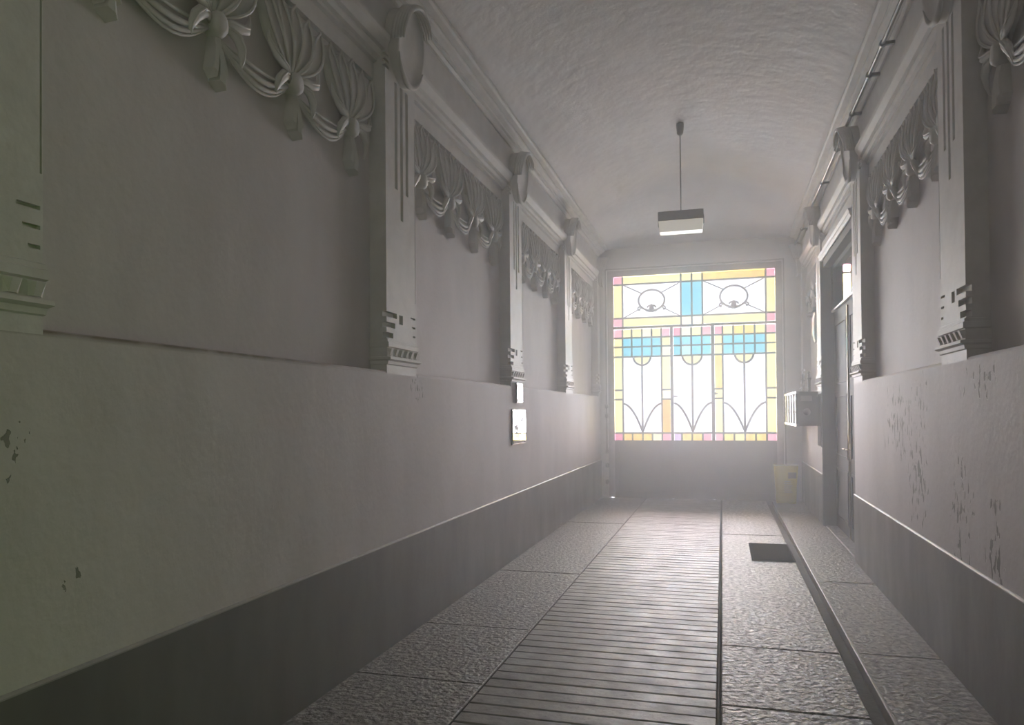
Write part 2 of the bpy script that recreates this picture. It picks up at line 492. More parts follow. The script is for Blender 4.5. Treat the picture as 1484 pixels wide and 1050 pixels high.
for y in PRY: pilaster(wall_right, 1, y)

# cornice runs between pilasters
for i in range(len(PLY)):
    a = PLY[i]; b_ = PLY[i+1] if i+1 < len(PLY) else None
    if i == 0: obj('cornice_moulding', MB().extrude_y(prof_cornice(lambda x: x), Y0, a+.01), plaster_orn, wall_left)
    if b_: obj('cornice_moulding', MB().extrude_y(prof_cornice(lambda x: x), a+PW-.01, b_+.01), plaster_orn, wall_left)
for i in range(len(PRY)):
    a = PRY[i]; b_ = PRY[i+1] if i+1 < len(PRY) else None
    if i == 0: obj('cornice_moulding', MB().extrude_y(prof_cornice(mx), Y0, a+.01), plaster_orn, wall_right)
    if b_: obj('cornice_moulding', MB().extrude_y(prof_cornice(mx), a+PW-.01, b_+.01), plaster_orn, wall_right)

# ---- relief: fans of petals tied by a knot, leaves, hanging ribbon tassel and swags
def petal_mb(i):
    """i in -2..2; dished blade inside a raised rim, origin at the knot"""
    t = i/2.0
    def mid(u):
        y = .010*i+t*(.245*u**1.15+.045*math.sin(PI*u))
        z = .045+u*(.375-.010*abs(i))-.05*abs(t)*math.sin(PI*u)
        x = .014+.030*math.sin(PI*min(1, u*1.05))+.022*u
        return x, y, z
    n = 12; L_ = []; R_ = []; M_ = []
    for q in range(n):
        u = q/(n-1)
        x, y, z = mid(u)
        w_ = .010+.046*math.sin(PI*(.04+.80*u))**1.3*u**.35
        if u > .86: w_ *= math.sqrt(max(.02, 1-((u-.86)/.14)**2))
        L_.append((x+.010, y-w_, z)); R_.append((x+.010, y+w_, z)); M_.append((x-.006, y, z))
    mb = MB()
    vs = L_+M_+R_
    fs = [(q, q+1, n+q+1, n+q) for q in range(n-1)]+[(n+q, n+q+1, 2*n+q+1, 2*n+q) for q in range(n-1)]
    back = [(-.002, y, z) for x, y, z in L_]+[(-.002, y, z) for x, y, z in R_]
    o = 3*n
    vs += back
    fs += [(q+1, q, o+q, o+q+1) for q in range(n-1)]+[(2*n+q, 2*n+q+1, o+n+q+1, o+n+q) for q in range(n-1)]
    fs += [(n-1, o+n-1, o+2*n-1, 3*n-1, 2*n-1)]
    mb.add(vs, fs, True)
    rim = L_+[(L_[-1][0], (L_[-1][1]+R_[-1][1])/2, L_[-1][2]+.012)]+R_[::-1]
    mb.tube(rim, [.0085]*len(rim), 5)
    return mb
def hook_leaf(sy, low):
    if not low:
        P_ = [(.03, .03, .02), (.05, .09, .050), (.060, .15, .052), (.058, .205, .072), (.045, .235, .12), (.035, .240, .18)]
        R_ = [.014, .020, .026, .024, .015, .005]
    else:
        P_ = [(.03, .03, -.005), (.05, .08, .010), (.060, .125, -.005), (.058, .165, -.045), (.045, .18, -.095), (.03, .175, -.14)]
        R_ = [.012, .022, .032, .030, .018, .005]
    mb = MB().tube([(x, y*sy, z) for x, y, z in P_], R_, 7, .6)
    ridge = [(x+r_*.55, y*sy, z+r_*.35) for (x, y, z), r_ in zip(P_, R_)]
    return mb.tube(ridge, [.007]*len(ridge), 5)
def tassel_mb():
    mb = MB()
    def blade(y0, yb0, yb1, zb0, zb1, xo):
        """flat fold from the knot to a slanting foot"""
        n = 6; vs = []
        for q in range(n):
            u = q/(n-1); e = u**1.25
            a = y0-.010+(yb0-y0+.010)*e; b_ = y0+.010+(yb1-y0-.010)*e
            za = -.03+(zb0+.03)*u; zb = -.03+(zb1+.03)*u
            x = xo+.030*u+.012*math.sin(PI*u)
            vs += [(0, a, za), (x, a+.004, za), (x+.012, (a+b_)/2, (za+zb)/2), (x, b_-.004, zb), (0, b_, zb)]
        fs = [(5*q+j, 5*q+j+1, 5*q+j+6, 5*q+j+5) for q in range(n-1) for j in range(4)]
        fs += [(0, 1, 2, 3, 4), (5*n-5, 5*n-4, 5*n-3, 5*n-2, 5*n-1)]
        mb.add(vs, fs)
    blade(-.004, -.046, -.012, -.215, -.250, .028)
    blade(.004, -.010, .044, -.262, -.292, .034)
    blade(.010, .040, .082, -.235, -.205, .018)
    return mb
def swag_mb(span, c=1.0):
    mb = MB()
    for sag, r_ in ((.040, .009), (.085, .013), (.125, .011), (.150, .007)):
        pts = []; rad = []
        for q in range(12):
            u = q/11
            pts.append((.022+.022*math.sin(PI*u), .02+u*(span-.04), -.02-.02*(1-u)-sag*math.sin(PI*u)**.9))
            rad.append(r_*(.6+.6*math.sin(PI*u)))
        mb.tube(pts, rad, 6, .8)
    return mb
SPAN = .64
def knot_mb():
    mb = MB(); n = 14
    # oval button
    rings = [(0, 1.0), (.055, 1.0), (.075, .85), (.080, .5)]
    vs = [(x, .048*s_*math.cos(2*PI*j/n), .062*s_*math.sin(2*PI*j/n)) for x, s_ in rings for j in range(n)]
    fs = [(k*n+j, k*n+(j+1) % n, (k+1)*n+(j+1) % n, (k+1)*n+j) for k in range(3) for j in range(n)]
    fs.append(tuple(3*n+j for j in range(n)))
    return mb.add(vs, fs, True)
ORN = {}
for s in (-1, 1):
    mi = s > 0
    ORN[s] = dict(knot=knot_mb().mesh('palmette', plaster_orn, mi), petals=[petal_mb(i).mesh('petal', plaster_orn, mi) for i in range(-2, 3)],
                  leaves=[hook_leaf(sy, lo).mesh('curled_leaf', plaster_orn, mi) for sy in (-1, 1) for lo in (False, True)],
                  tassel=tassel_mb().mesh('ribbon_tassel', plaster_orn, mi), swag=swag_mb(SPAN).mesh('swag', plaster_orn, mi))
def palmette(wall, s, y, swag=True):
    x = XL-REC if s < 0 else XR+REC
    O = ORN[s]
    k_ = link('palmette', O['knot'], wall, (x, y, 3.355))
    for p in O['petals']: link('petal', p, k_)
    for p in O['leaves']: link('curled_leaf', p, k_)
    link('ribbon_tassel', O['tassel'], k_)
    if swag: link('swag', O['swag'], k_)
    return k_
for a in (1.92, 4.99, 7.99, 10.84):
    b_ = {1.92: 4.5, 4.99: 7.5, 7.99: 10.35, 10.84: 13.2}[a]
    st = (b_-a)/4
    for q in range(4):
        palmette(wall_left, -1, a+st*(q+.5), True if q < 3 else False)
for a, b_ in ((1.99, 4.60), (5.09, 7.76), (11.25, 13.15)):
    n = 4 if b_-a > 2.2 else 3
    st = (b_-a)/n
    for q in range(n):
        palmette(wall_right, 1, a+st*(q+.5), True if q < n-1 else False)

# flaked paint
add_wear(plaster_right, [(6.3, 1.45, .75, .35), (5.7, 1.1, .35, .5), (4.75, 1.0, .25, .45), (4.2, .85, .2, .35), (4.4, 1.7, .4, .13), (5.6, 1.62, .25, .2)], (0.24, 0.22, 0.21), 24, .685, .45)
add_wear(plaster_left, [(1.78, 1.45, .12, .12), (2.0, 1.0, .12, .05), (5.0, 1.72, .15, .12)], (0.24, 0.23, 0.21), 34, .70, .6)

# grime along the sill of the nearest sunk panel
def add_grime(m, z0, y1, col):
    nt = m.node_tree
    b = nt.nodes['Principled BSDF']
    geo = N(nt, 'ShaderNodeNewGeometry'); sep = N(nt, 'ShaderNodeSeparateXYZ')
    nt.links.new(geo.outputs['Position'], sep.inputs[0])
    no = N(nt, 'ShaderNodeTexNoise'); no.inputs['Scale'].default_value = 7; no.inputs['Detail'].default_value = 4
    nt.links.new(geo.outputs['Position'], no.inputs['Vector'])
    d = math_n(nt, 'ABSOLUTE', math_n(nt, 'SUBTRACT', sep.outputs['Z'], z0))
    k1 = math_n(nt, 'SUBTRACT', 1.0, math_n(nt, 'MULTIPLY', d, 48.0), True)
    k2 = math_n(nt, 'MULTIPLY', math_n(nt, 'SUBTRACT', y1, sep.outputs['Y']), 0.7, True)
    k3 = math_n(nt, 'MULTIPLY', no.outputs[0], 1.9, True)
    k_ = math_n(nt, 'MULTIPLY', math_n(nt, 'MULTIPLY', k1, k2), k3)
    mix = N(nt, 'ShaderNodeMix', data_type='RGBA')
    nt.links.new(k_, mix.inputs['Factor'])
    nt.links.new(b.inputs['Base Color'].links[0].from_socket, mix.inputs[6])
    mix.inputs[7].default_value = (*col, 1)
    nt.links.new(mix.outputs[2], b.inputs['Base Color'])
add_grime(plaster_left, 1.832, 4.6, (0.17, 0.14, 0.105))

# ------------------------------------------------------------------ ceiling vault
nx, ny = 24, 70
vs = []
xa, xb = XL+.10, mx(XL+.10)
for j in range(ny+1):
    y = Y0+(YE-Y0)*j/ny
    g = 1.0 if y < 10.6 else math.sqrt(max(0, 1-((y-10.6)/(YE-.06-10.6))**2)) if y < YE-.06 else 0
    for i in range(nx+1):
        t = -1+2*i/nx
        vs.append((XC+t*(xb-xa)/2, y, 4.52+.47*g*(1-t*t)**.85))
fs = [(j*(nx+1)+i, j*(nx+1)+i+1, (j+1)*(nx+1)+i+1, (j+1)*(nx+1)+i) for j in range(ny) for i in range(nx)]
ce = MB().add(vs, fs, True)
ceiling = obj('ceiling', ce, plaster_ceil)
sd = ceiling.modifiers.new('thickness', 'SOLIDIFY'); sd.thickness = -.12; sd.offset = 1
sd.thickness = .12
tag(ceiling, 'shallow plastered barrel vault with rough brushed paint', 'ceiling', kind='structure')

# ------------------------------------------------------------------ end and rear walls
GX0, GX1, GZ0, GZ1 = -1.91, .91, 1.02, 4.03
FX0, FX1, FZ1 = GX0-.10, GX1+.10, GZ1+.10
we = MB()
we.box(XL-.35, FX0+.003, YE-.05, YE+.25, -.1, 4.8)
we.box(FX1-.003, XR+.35, YE-.05, YE+.25, -.1, 4.8)
we.box(FX0, FX1, YE-.05, YE+.25, FZ1-.003, 4.8)
wall_end = tag(obj('wall_end', we, plaster_end), 'pale plaster wall around the glazed gate', 'wall', kind='structure')
wb = MB().box(XL-.4, XR+.4, Y0-.2, Y0, -.1, 5.2)
tag(obj('wall_rear', wb, plaster_left), 'plaster wall behind the viewpoint', 'wall', kind='structure')

# ------------------------------------------------------------------ floor
fl = MB().box(XL-.4, XR+.5, Y0, YE+.3, -.2, -.085)
floor = tag(obj('floor', fl, bed), 'passage floor of granite slabs with a ribbed carriage strip', 'floor', kind='structure')
def slab(name, x0, x1, y0, y1, m, g=.004, dz=0.0):
    z = random.uniform(-.003, .003)+dz
    mb = MB().box(x0+g, x1-g, y0+g, y1-g, -.086, z, .006)
    return obj(name, mb, m, floor)
def run(x0, x1, joints, m):
    for a, b_ in zip(joints, joints[1:]): slab('granite_slab', x0, x1, a, b_, m)
run(XL-.02, -1.335, [Y0, -1.9, -.3, 1.3, 2.75, 4.03, 5.12, 7.0, 8.7, 10.3, 11.9, YE-.05], stone_side)
run(-.028, .705, [Y0, -2, -.4, 1.1, 2.6, 4.07, 5.10, 6.46, 7.77, 9.7, 11.6, YE-.05], stone)
run(.80, XR+.02, [Y0, -1.6, .6, 2.9, 5.15, 7.21, 10.36, 12.0, YE-.05], stone_side)
obj('gutter_channel', MB().box(.70, .805, Y0, YE-.05, -.086, -.072), bed, floor)
obj('kerb_lip', MB().box(.798, .815, Y0, YE-.05, -.07, .004, .004), bead_paint, floor)
obj('edging_strip', MB().box(-.043, -.036, Y0, YE-.05, -.086, -.004), bed, floor)
obj('edging_strip', MB().box(-1.338, -1.332, Y0, YE-.05, -.086, -.004), bed, floor)
# ribbed carriage strip: one bar of stone after another
pitch = .1255
y = 1.0
rib_me = None
nrib = int((YE-.06-y)/pitch)
for i in range(nrib):
    me_key = i % 5
    if i < 5:
        h = random.uniform(-.001, .002)
        mb = MB().box(-1.326, -.048, .005, pitch-.005, -.086, h, .005)
        if i == 0: RIB = []
        RIB.append(mb.mesh('ribbed_stone_bar', rib_stone))
    link('ribbed_stone_bar', RIB[me_key], floor, (0, y+i*pitch, 0))
slab('granite_slab', -1.326, -.048, Y0, 1.0, rib_stone)
# threshold of the side doorway
obj('threshold_slab', MB().box(XR+.02, XR+.6, DY0, DY1, -.086, .008, .006), stone_side, floor)

# ------------------------------------------------------------------ stained glass gate
gate = empty('stained_glass_gate', (0, YE, 0), 'tall gate glazed with coloured square panes and tulip-shaped bars', 'gate')
def gobj(name, mb, m, parent): return obj(name, mb, m, parent)
TH = .008
fr = MB()
for a, b_ in ((FX0, GX0+.012), (GX1-.012, FX1)): fr.box(a, b_, -.03, .07, 0, FZ1)
fr.box(FX0, FX1, -.03, .07, GZ1-.012, FZ1)
gobj('gate_frame', fr, frame_paint, gate)
tr_ = MB()
tr_.box(FX0-.035, FX0-.012, -.085, -.03, .85, FZ1+.03)
tr_.box(FX1+.012, FX1+.035, -.085, -.03, 0.02, FZ1+.03)
tr_.box(FX0-.035, FX1+.035, -.085, -.03, FZ1+.008, FZ1+.03)
gobj('frame_bead', tr_, bead_paint, gate)
for z in (.25, .55, .80, 1.45, 1.62):
    gobj('hinge', MB().box(FX0-.05, FX0+.01, -.10, -.03, z, z+.07, .01).tube([(FX0-.02, -.10, z-.01), (FX0-.02, -.10, z+.08)], .014, 8), frame_paint, gate)

BW = .015   # half width of thin bars
xsA = [-1.91, -1.741, -1.575, -1.39, -1.218, -1.045, -.885]
xsB = [-.84, -.70, -.522, -.34, -.178]
xsC = [-.13, .015, .195, .376, .555, .735, .91]
zrow = [1.02, 1.165, 1.775, 1.945, 2.55, 2.73, 2.895, 3.06]
def pane(parent, poly, col, label=None):
    o = gobj('glass_pane', MB().prism_y(poly, .004, .010), G[col], parent)
    if label: o['label'] = label
    return o
def rect(x0, x1, z0, z1, g=BW): return [(x0+g, z0+g), (x1-g, z0+g), (x1-g, z1-g), (x0+g, z1-g)]
LBL = {'pink': 'pink pane', 'rose': 'deep pink pane', 'blue': 'turquoise pane', 'paleblue': 'pale blue pane', 'amber': 'amber orange pane',
       'gold': 'streaky golden pane', 'lavender': 'lavender pane', 'yellow': 'pale yellow pane', 'cream': 'cream pane', 'clear': 'clear frosted pane'}
def rp_(parent, x0, x1, z0, z1, col, g=BW): return pane(parent, rect(x0, x1, z0, z1, g*.6), col, LBL[col])
def bars_v(mb, x, z0, z1, wd=BW): mb.box(x-wd, x+wd, -TH, TH, z0, z1)
def bars_h(mb, z, x0, x1, wd=BW): mb.box(x0, x1, -TH, TH, z-wd, z+wd)

def tulip(section, bars, xl, xr, zt, zb, curve_z, cupr, xsc=None):
    """clear field between xl..xr: stem, yellow half-round cup below the blue squares, two leaf curves"""
    xm = (xl+xr)/2
    # cup
    n = 12
    arc = [(xm+cupr*math.cos(-PI*i/n), zt+cupr*math.sin(-PI*i/n)) for i in range(n+1)]
    right = [a for a in arc if a[0] >= xm-1e-6]; left = [a for a in arc if a[0] <= xm+1e-6]
    pane(section, [(xm, zt)]+[(x, z) for x, z in right], 'yellow', 'yellow half-round cup pane')
    pane(section, [(xm, zt)]+[(x, z) for x, z in left], 'yellow', 'yellow half-round cup pane')
    # leaf curve from side to foot
    def leaf(sd):
        xs_ = xr if sd > 0 else xl
        out = []
        for i in range(13):
            u = i/12
            x = xs_+(xm-xs_)*u**1.0*(1.0) ; 
            # quarter-ellipse-like: leaves the side nearly level, reaches the foot steeply
            z = zb+.02+(curve_z-zb-.02)*(1-u**1.9)
            out.append((x, z))
        return out
    for sd in (1, -1):
        lf = leaf(sd)
        xs_ = xr if sd > 0 else xl
        lower = [(xs_, zb)]+lf+[(xm, zb)]
        upper = list(lf)
        arcside = right if sd > 0 else left
        a2 = arcside if sd < 0 else arcside[::-1]
        # from foot up the stem to cup bottom, round the cup to the top edge, to the side
        a2 = sorted(arcside, key=lambda p: p[1])
        upper = upper+[(xm, zb+.02)]+a2+[(xs_, zt)]
        pane(section, lower, 'clear', 'clear frosted pane under the leaf curve')
        pane(section, upper, 'clear', 'clear frosted pane beside the stem')
        bars.tube([(x, 0, z) for x, z in lf], .018, 6, axis=(0, 1, 0))
    bars.tube([(x, 0, z) for x, z in arc], .019, 6, axis=(0, 1, 0))
    bars.box(xm-.018, xm+.018, -TH, TH, zb, zt)

# --- glazed sections of the gate
def grid_section(name, xs, label, rows_top, blue, colL, colR, bot, side=True):
    """rows_top: colours of the top row; blue: two rows; colL/colR: [upper small, lower small, long, square, long] from the top"""
    b = MB(); x0, x1 = xs[0], xs[-1]
    inner = xs[1:-1] if side else xs[1:-1]
    for x in inner:
        edge = side and x in (xs[1], xs[-2])
        if edge: bars_v(b, x, zrow[0], zrow[7])
        else:
            bars_v(b, x, zrow[4], zrow[7]); bars_v(b, x, zrow[0], zrow[1])
    for z in (zrow[1], zrow[4], zrow[5], zrow[6]): bars_h(b, z, x0, x1)
    if side:
        for z in (zrow[2], zrow[3]):
            bars_h(b, z, x0, xs[1]); bars_h(b, z, xs[-2], x1)
    bars_h(b, zrow[0], x0, x1, .014)
    fl_, fr_ = (xs[1], xs[-2]) if side else (x0, x1)
    cup = .155 if name != 'door_leaf' else .17
    part = bpy.data.objects.new(name, bpy.data.meshes.new(name)); part.parent = gate; C.objects.link(part)
    part['label'] = label
    tulip(part, b, fl_, fr_, zrow[4], zrow[1], 1.70, cup)
    part.data = b.mesh(name, lead)
    cells = list(zip(xs, xs[1:]))
    for i, (a, c) in enumerate(cells):
        rp_(part, a, c, zrow[6], zrow[7], rows_top[i])
        rp_(part, a, c, zrow[0], zrow[1], bot[i])
        if side and i in (0, len(cells)-1):
            cc_ = colL if i == 0 else colR
            rp_(part, a, c, zrow[5], zrow[6], cc_[0]); rp_(part, a, c, zrow[4], zrow[5], cc_[1])
            rp_(part, a, c, zrow[3], zrow[4], cc_[2]); rp_(part, a, c, zrow[2], zrow[3], cc_[3]); rp_(part, a, c, zrow[1], zrow[2], cc_[4])
        else:
            rp_(part, a, c, zrow[5], zrow[6], blue[0][i]); rp_(part, a, c, zrow[4], zrow[5], blue[1][i])
    return part
Bq = 'blue'; Yq = 'yellow'
grid_section('left_glazing', xsA, 'left fixed glazing of the gate', ['pink', Yq, Yq, 'cream', Yq, 'pink'], [[Bq]*6, [Bq]*6],
             [Yq, Yq, Yq, Yq, Yq], [Yq, 'cream', Yq, 'cream', 'amber'], ['rose', 'gold', 'gold', 'gold', 'cream', 'pink'])
grid_section('door_leaf', xsB, 'middle glazed leaf of the gate', ['rose', 'cream', Yq, 'pink'], [[Bq]*4, [Bq, 'paleblue', Bq, Bq]],
             None, None, ['lavender', 'gold', 'gold', 'pink'], side=False)
grid_section('right_glazing', xsC, 'right fixed glazing of the gate', ['pink', Yq, 'gold', 'gold', Yq, 'pink'], [[Bq]*6, [Bq]*6],
             [Yq, Yq, 'gold', Yq, Yq], [Yq, Yq, Yq, Yq, Yq], ['pink', 'gold', Yq, 'gold', 'gold', 'pink'])
mul = MB()
mul.box(xsA[-1]-.004, xsB[0]+.004, -.035, .035, 0, zrow[7])
mul2 = MB().box(xsB[-1]-.004, xsC[0]+.004, -.035, .035, 0, zrow[7])
gobj('mullion', mul, lead, gate); gobj('mullion', mul2, lead, gate)
gobj('transom_bar', MB().box(GX0, GX1, -.035, .035, zrow[7]-.004, 3.10), lead, gate)
hd = MB().box(-.86, -.80, -.06, -.035, 1.80, 1.84).tube([(-.82, -.05, 1.82), (-.765, -.06, 1.82)], .012, 8)
gobj('door_handle', hd, grey_metal, gate)
hd = MB().box(-.16, -.10, -.06, -.035, 1.84, 1.88).tube([(-.13, -.05, 1.86), (-.075, -.06, 1.86)], .012, 8)
gobj('door_handle', hd, grey_metal, gate)
# --- transom light
T0, T1, T2, T3 = 3.10, 3.255, 3.87, GZ1
tx = [GX0, -1.733, -.692, -.504, -.320, .745, GX1]
b = MB()
for x in tx[1:-1]: bars_v(b, x, T0, T3)
for z in (T1, T2): bars_h(b, z, GX0, GX1)
tl = bpy.data.objects.new('transom_light', bpy.data.meshes.new('transom_light')); tl.parent = gate; C.objects.link(tl)
tl['label'] = 'wide upper glazing with two ringed clear panels'
def ringfield(x0, x1, z0, z1):
    cx, cz = (x0+x1)/2, (z0+z1)/2+.0
    rx, rz = .232, .188
    cz0 = cz+.004
    def E(a): return (cx+rx*math.cos(a), cz0+rz*math.sin(a))
    n = 8
    q = [math.atan2(rx*s1*.62, rz*s2*.9) for s1, s2 in ((1, 1), (1, -1), (-1, -1), (-1, 1))]
    corners = [(x1, z1), (x0, z1), (x0, z0), (x1, z0)]
    ang = [PI*.25*.95, PI-PI*.25*.95, PI+PI*.25*.95, 2*PI-PI*.25*.95]
    for i in range(4):
        a0, a1 = ang[i], ang[(i+1) % 4]+(2*PI if i == 3 else 0)
        arc = [E(a0+(a1-a0)*j/n) for j in range(n+1)]
        c0, c1 = corners[i], corners[(i+1) % 4]
        pane(tl, [c0]+arc+[c1], 'clear', 'clear frosted pane')
        p = E(a0)
        b.tube([(c0[0], 0, c0[1]), (p[0], 0, p[1])], .010, 5)
    pane(tl, [E(2*PI*j/28) for j in range(28)], 'clear', 'clear frosted oval pane')
    ring = []
    for j in range(37):
        a = -PI/2+.22+(2*PI-.44)*j/36
        ring.append((E(a)[0], 0, E(a)[1]))
    b.tube(ring, .017, 6, axis=(0, 1, 0))
    zb = cz0-rz
    # cusped plant ornament at the foot of the ring
    b.tube([(cx, 0, zb-.02), (cx, 0, zb+.02), (cx, 0, zb+.06), (cx, 0, zb+.10), (cx, 0, zb+.12)], [.020, .052, .044, .034, .010], 8, axis=(0, 1, 0))
    for sx in (-1, 1):
        b.tube([(cx, 0, zb-.008), (cx+sx*.06, 0, zb+.004), (cx+sx*.10, 0, zb+.004)], [.03, .024, .017], 6, axis=(0, 1, 0))
        b.tube([(cx+sx*.02, 0, zb+.09), (cx+sx*.05, 0, zb+.088), (cx+sx*.075, 0, zb+.066), (cx+sx*.07, 0, zb+.05)], [.018, .017, .016, .012], 6, axis=(0, 1, 0))
        e = E(-PI/2+sx*.92)
        b.tube([(e[0]-sx*.02, 0, e[1]-.012), (e[0]+sx*.03, 0, e[1]+.004), (e[0]+sx*.062, 0, e[1]-.02), (e[0]+sx*.058, 0, e[1]-.052), (e[0]+sx*.03, 0, e[1]-.062), (e[0]+sx*.02, 0, e[1]-.045)],
               [.016, .015, .014, .013, .013, .011], 6, axis=(0, 1, 0))
ringfield(tx[1], tx[2], T1, T2); ringfield(tx[4], tx[5], T1, T2)
tl.data = b.mesh('transom_light', lead)
for row, cols in ((0, ['pink', Yq, 'cream', 'cream', 'cream' if False else Yq, 'pink']), (2, ['pink', Yq, Yq, Yq, 'gold', 'pink'])):
    z0, z1 = (T0, T1) if row == 0 else (T2, T3)
    for i in range(6): rp_(tl, tx[i], tx[i+1], z0, z1, cols[i])
for i in (0, 2, 3, 5): rp_(tl, tx[i], tx[i+1], T1, T2, {0: Yq, 2: Bq, 3: Bq, 5: Yq}[i])
# --- solid lower panels
for a, c in ((GX0, xsA[-1]), (xsB[0], xsB[-1]), (xsC[0], GX1)):
    p = MB().box(a, c, -.012, .03, -.08, 1.008)
    for (q0, q1, r0, r1) in ((a, c, .03, .12), (a, c, .92, 1.008), (a, a+.09, .12, .92), (c-.09, c, .12, .92)):
        p.box(q0, q1, -.026, -.012, r0, r1)
    gobj('lower_panel', p, gate_wood, gate)

# ------------------------------------------------------------------ outside
tag(obj('ground', MB().box(-14, 14, YE+.3, YE+8, -.3, -.06), ground_m), 'pale concrete yard outside the gate', 'ground', kind='structure')

# ------------------------------------------------------------------ side doorway
DX = XR+.15
dj = MB()
dj.box(XR+.02, DX+.12, DY1-.10, DY1, 0, DZ)
dj.box(XR+.02, DX+.12, DY0, DY0+.10, 0, DZ)
dj.box(XR+.02, DX+.12, DY0+.10, DY1-.10, DZ-.12, DZ)
for q in range(3):
    dj.box(XR-.012+q*.0, XR+.02, DY1-.10+q*.033, DY1-.085+q*.033, 0, DZ)
door_frame = tag(obj('door_1', dj, door_wood), 'tall dark double door with a glazed light above in the right wall', 'door', kind='structure')
obj('transom_rail', MB().box(DX, DX+.08, DY0+.10, DY1-.10, 2.80, 2.87), door_wood, door_frame)
obj('rail_edge', MB().box(DX-.035, DX+.002, DY0+.10, DY1-.10, 2.855, 2.885, .006), bead_paint, door_frame)
obj('transom_glass', MB().box(DX-.02, DX-.012, DY0+.10, DY1-.32, 2.885, 3.40), dark_glass, door_frame)
obj('transom_sash', MB().box(DX-.03, DX+.03, DY1-.32, DY1-.10, 2.87, 3.46).box(DX-.03, DX+.03, DY0+.10, DY1-.32, 3.40, 3.46), door_wood, door_frame)
for a, c in ((DY0+.10, (DY0+DY1)/2-.004), ((DY0+DY1)/2+.004, DY1-.10)):
    lf = MB().box(DX, DX+.05, a, c, .012, 2.80)
    for (z0, z1) in ((.15, .80), (.95, 1.75), (1.90, 2.68)):
        for (q0, q1, r0, r1) in ((a+.12, c-.12, z0, z0+.03), (a+.12, c-.12, z1-.03, z1), (a+.12, a+.15, z0, z1), (c-.15, c-.12, z0, z1)):
            lf.box(DX-.014, DX, q0, q1, r0, r1)
    o = obj('door_leaf', lf, door_wood, door_frame)
    kx = c-.05 if a < 9 else a+.05
    obj('door_handle', MB().box(DX-.012, DX, kx-.02, kx+.02, .95, 1.15, .004).tube([(DX-.01, kx, 1.08), (DX-.05, kx, 1.08), (DX-.055, kx+(.1 if a > 9 else -.1), 1.08)], .01, 8), brass, o)
obj('meeting_strip', MB().box(DX-.022, DX, (DY0+DY1)/2-.006, (DY0+DY1)/2+.006, .02, 2.80), brass, door_frame)
# head moulding of the doorway
obj('door_head_moulding', MB().extrude_y([(XR+.01, DZ-.03), (XR-.005, DZ-.03), (XR-.02, DZ+.0), (XR-.02, DZ+.02), (XR-.035, DZ+.05), (XR+.01, DZ+.06)], DY0, DY1), plaster_orn, door_frame)
obj('door_head_panel', MB().box(XR+.02, XR+.13, DY0, DY1, DZ, 3.81), plaster_orn, wall_right)

# ------------------------------------------------------------------ pendant lamp
LX, LY = -.45, 9.0
lamp = empty('pendant_lamp', (LX, LY, 4.97), 'box-shaped ceiling lamp hanging on a thin rod in the middle of the vault', 'lamp')
def lobj(name, mb, m): return obj(name, mb, m, lamp)
lobj('ceiling_cup', MB().tube([(0, 0, .02), (0, 0, -.02), (0, 0, -.10), (0, 0, -.125)], [.045, .045, .038, .012], 14), lamp_metal)
lobj('rod', MB().tube([(0, 0, -.11), (0, 0, -1.05)], .007, 8), lamp_metal)
lobj('housing', MB().box(-.262, .262, -.11, .11, -1.155, -1.045, .006), lamp_metal)
df = MB()
z0_, z1_ = -1.157, -1.285
a_ = [(-.258, -.106), (.258, -.106), (.258, .106), (-.258, .106)]; c_ = [(-.245, -.085), (.245, -.085), (.245, .085), (-.245, .085)]
df.add([(x, y, z0_) for x, y in a_]+[(x, y, z1_) for x, y in c_], [(0, 1, 2, 3), (4, 7, 6, 5), (0, 4, 5, 1), (1, 5, 6, 2), (2, 6, 7, 3), (3, 7, 4, 0)])
d_o = lobj('diffuser', df, acr); d_o['label'] = 'milky white diffuser'
for sx in (-1, 1):
    lobj('end_clip', MB().box(sx*.262-.006, sx*.262+.006, -.03, .03, -1.20, -1.10), lamp_metal)

# ------------------------------------------------------------------ mailboxes
mbk = empty('mailbox_bank', (1.02, 11.2, 1.33), 'row of metal mailboxes projecting from the right wall beside the gate', 'mailbox')
W_ = XR-1.02
obj('casing', MB().box(.012, W_+.0, 0, 2.1, 0, .49, .008), grey_metal, mbk)
for i in range(5):
    y0 = .02+i*.415
    d = obj('mailbox_door', MB().box(0.0, .012, y0, y0+.39, .035, .455), alu, mbk)
    obj('letter_slot', MB().box(-.006, .0, y0+.06, y0+.33, .37, .40), grey_metal, d)
    obj('lock', MB().tube([(0, y0+.195, .2), (-.01, y0+.195, .2)], .014, 8), brass, d)
for i in range(6):
    obj('divider', MB().box(-.016, .012, i*.415-.010 if i else 0, i*.415+.014, .03, .46), gate_wood, mbk)
obj('top_rail', MB().box(-.012, .03, -.004, 2.1, .462, .495), bead_paint, mbk)
obj('bottom_rail', MB().box(-.012, .03, -.004, 2.1, -.008, .028), bead_paint, mbk)
obj('end_plate', MB().box(.05, .20, -.006, .0, .35, .43), frame_paint, mbk)
obj('end_boss', MB().tube([(.13, 0, .2), (.13, -.008, .2)], .05, 16, axis=(1, 0, 0)), lamp_metal, mbk)

for nm, yy, lab in (('cable_conduit', 12.1, 'short dark conduit on the wall above the near end of the mailboxes'), ('cable_conduit', 12.95, 'short dark conduit on the wall above the far end of the mailboxes')):
    r = empty(nm, (XR-.02, yy, 1.825), lab, 'conduit')
    obj('tube', MB().tube([(0, 0, 0), (0, 0, .32)], .022, 10), pipe_paint, r)
    obj('clip', MB().box(-.028, .03, -.03, .03, .20, .225), grey_metal, r)

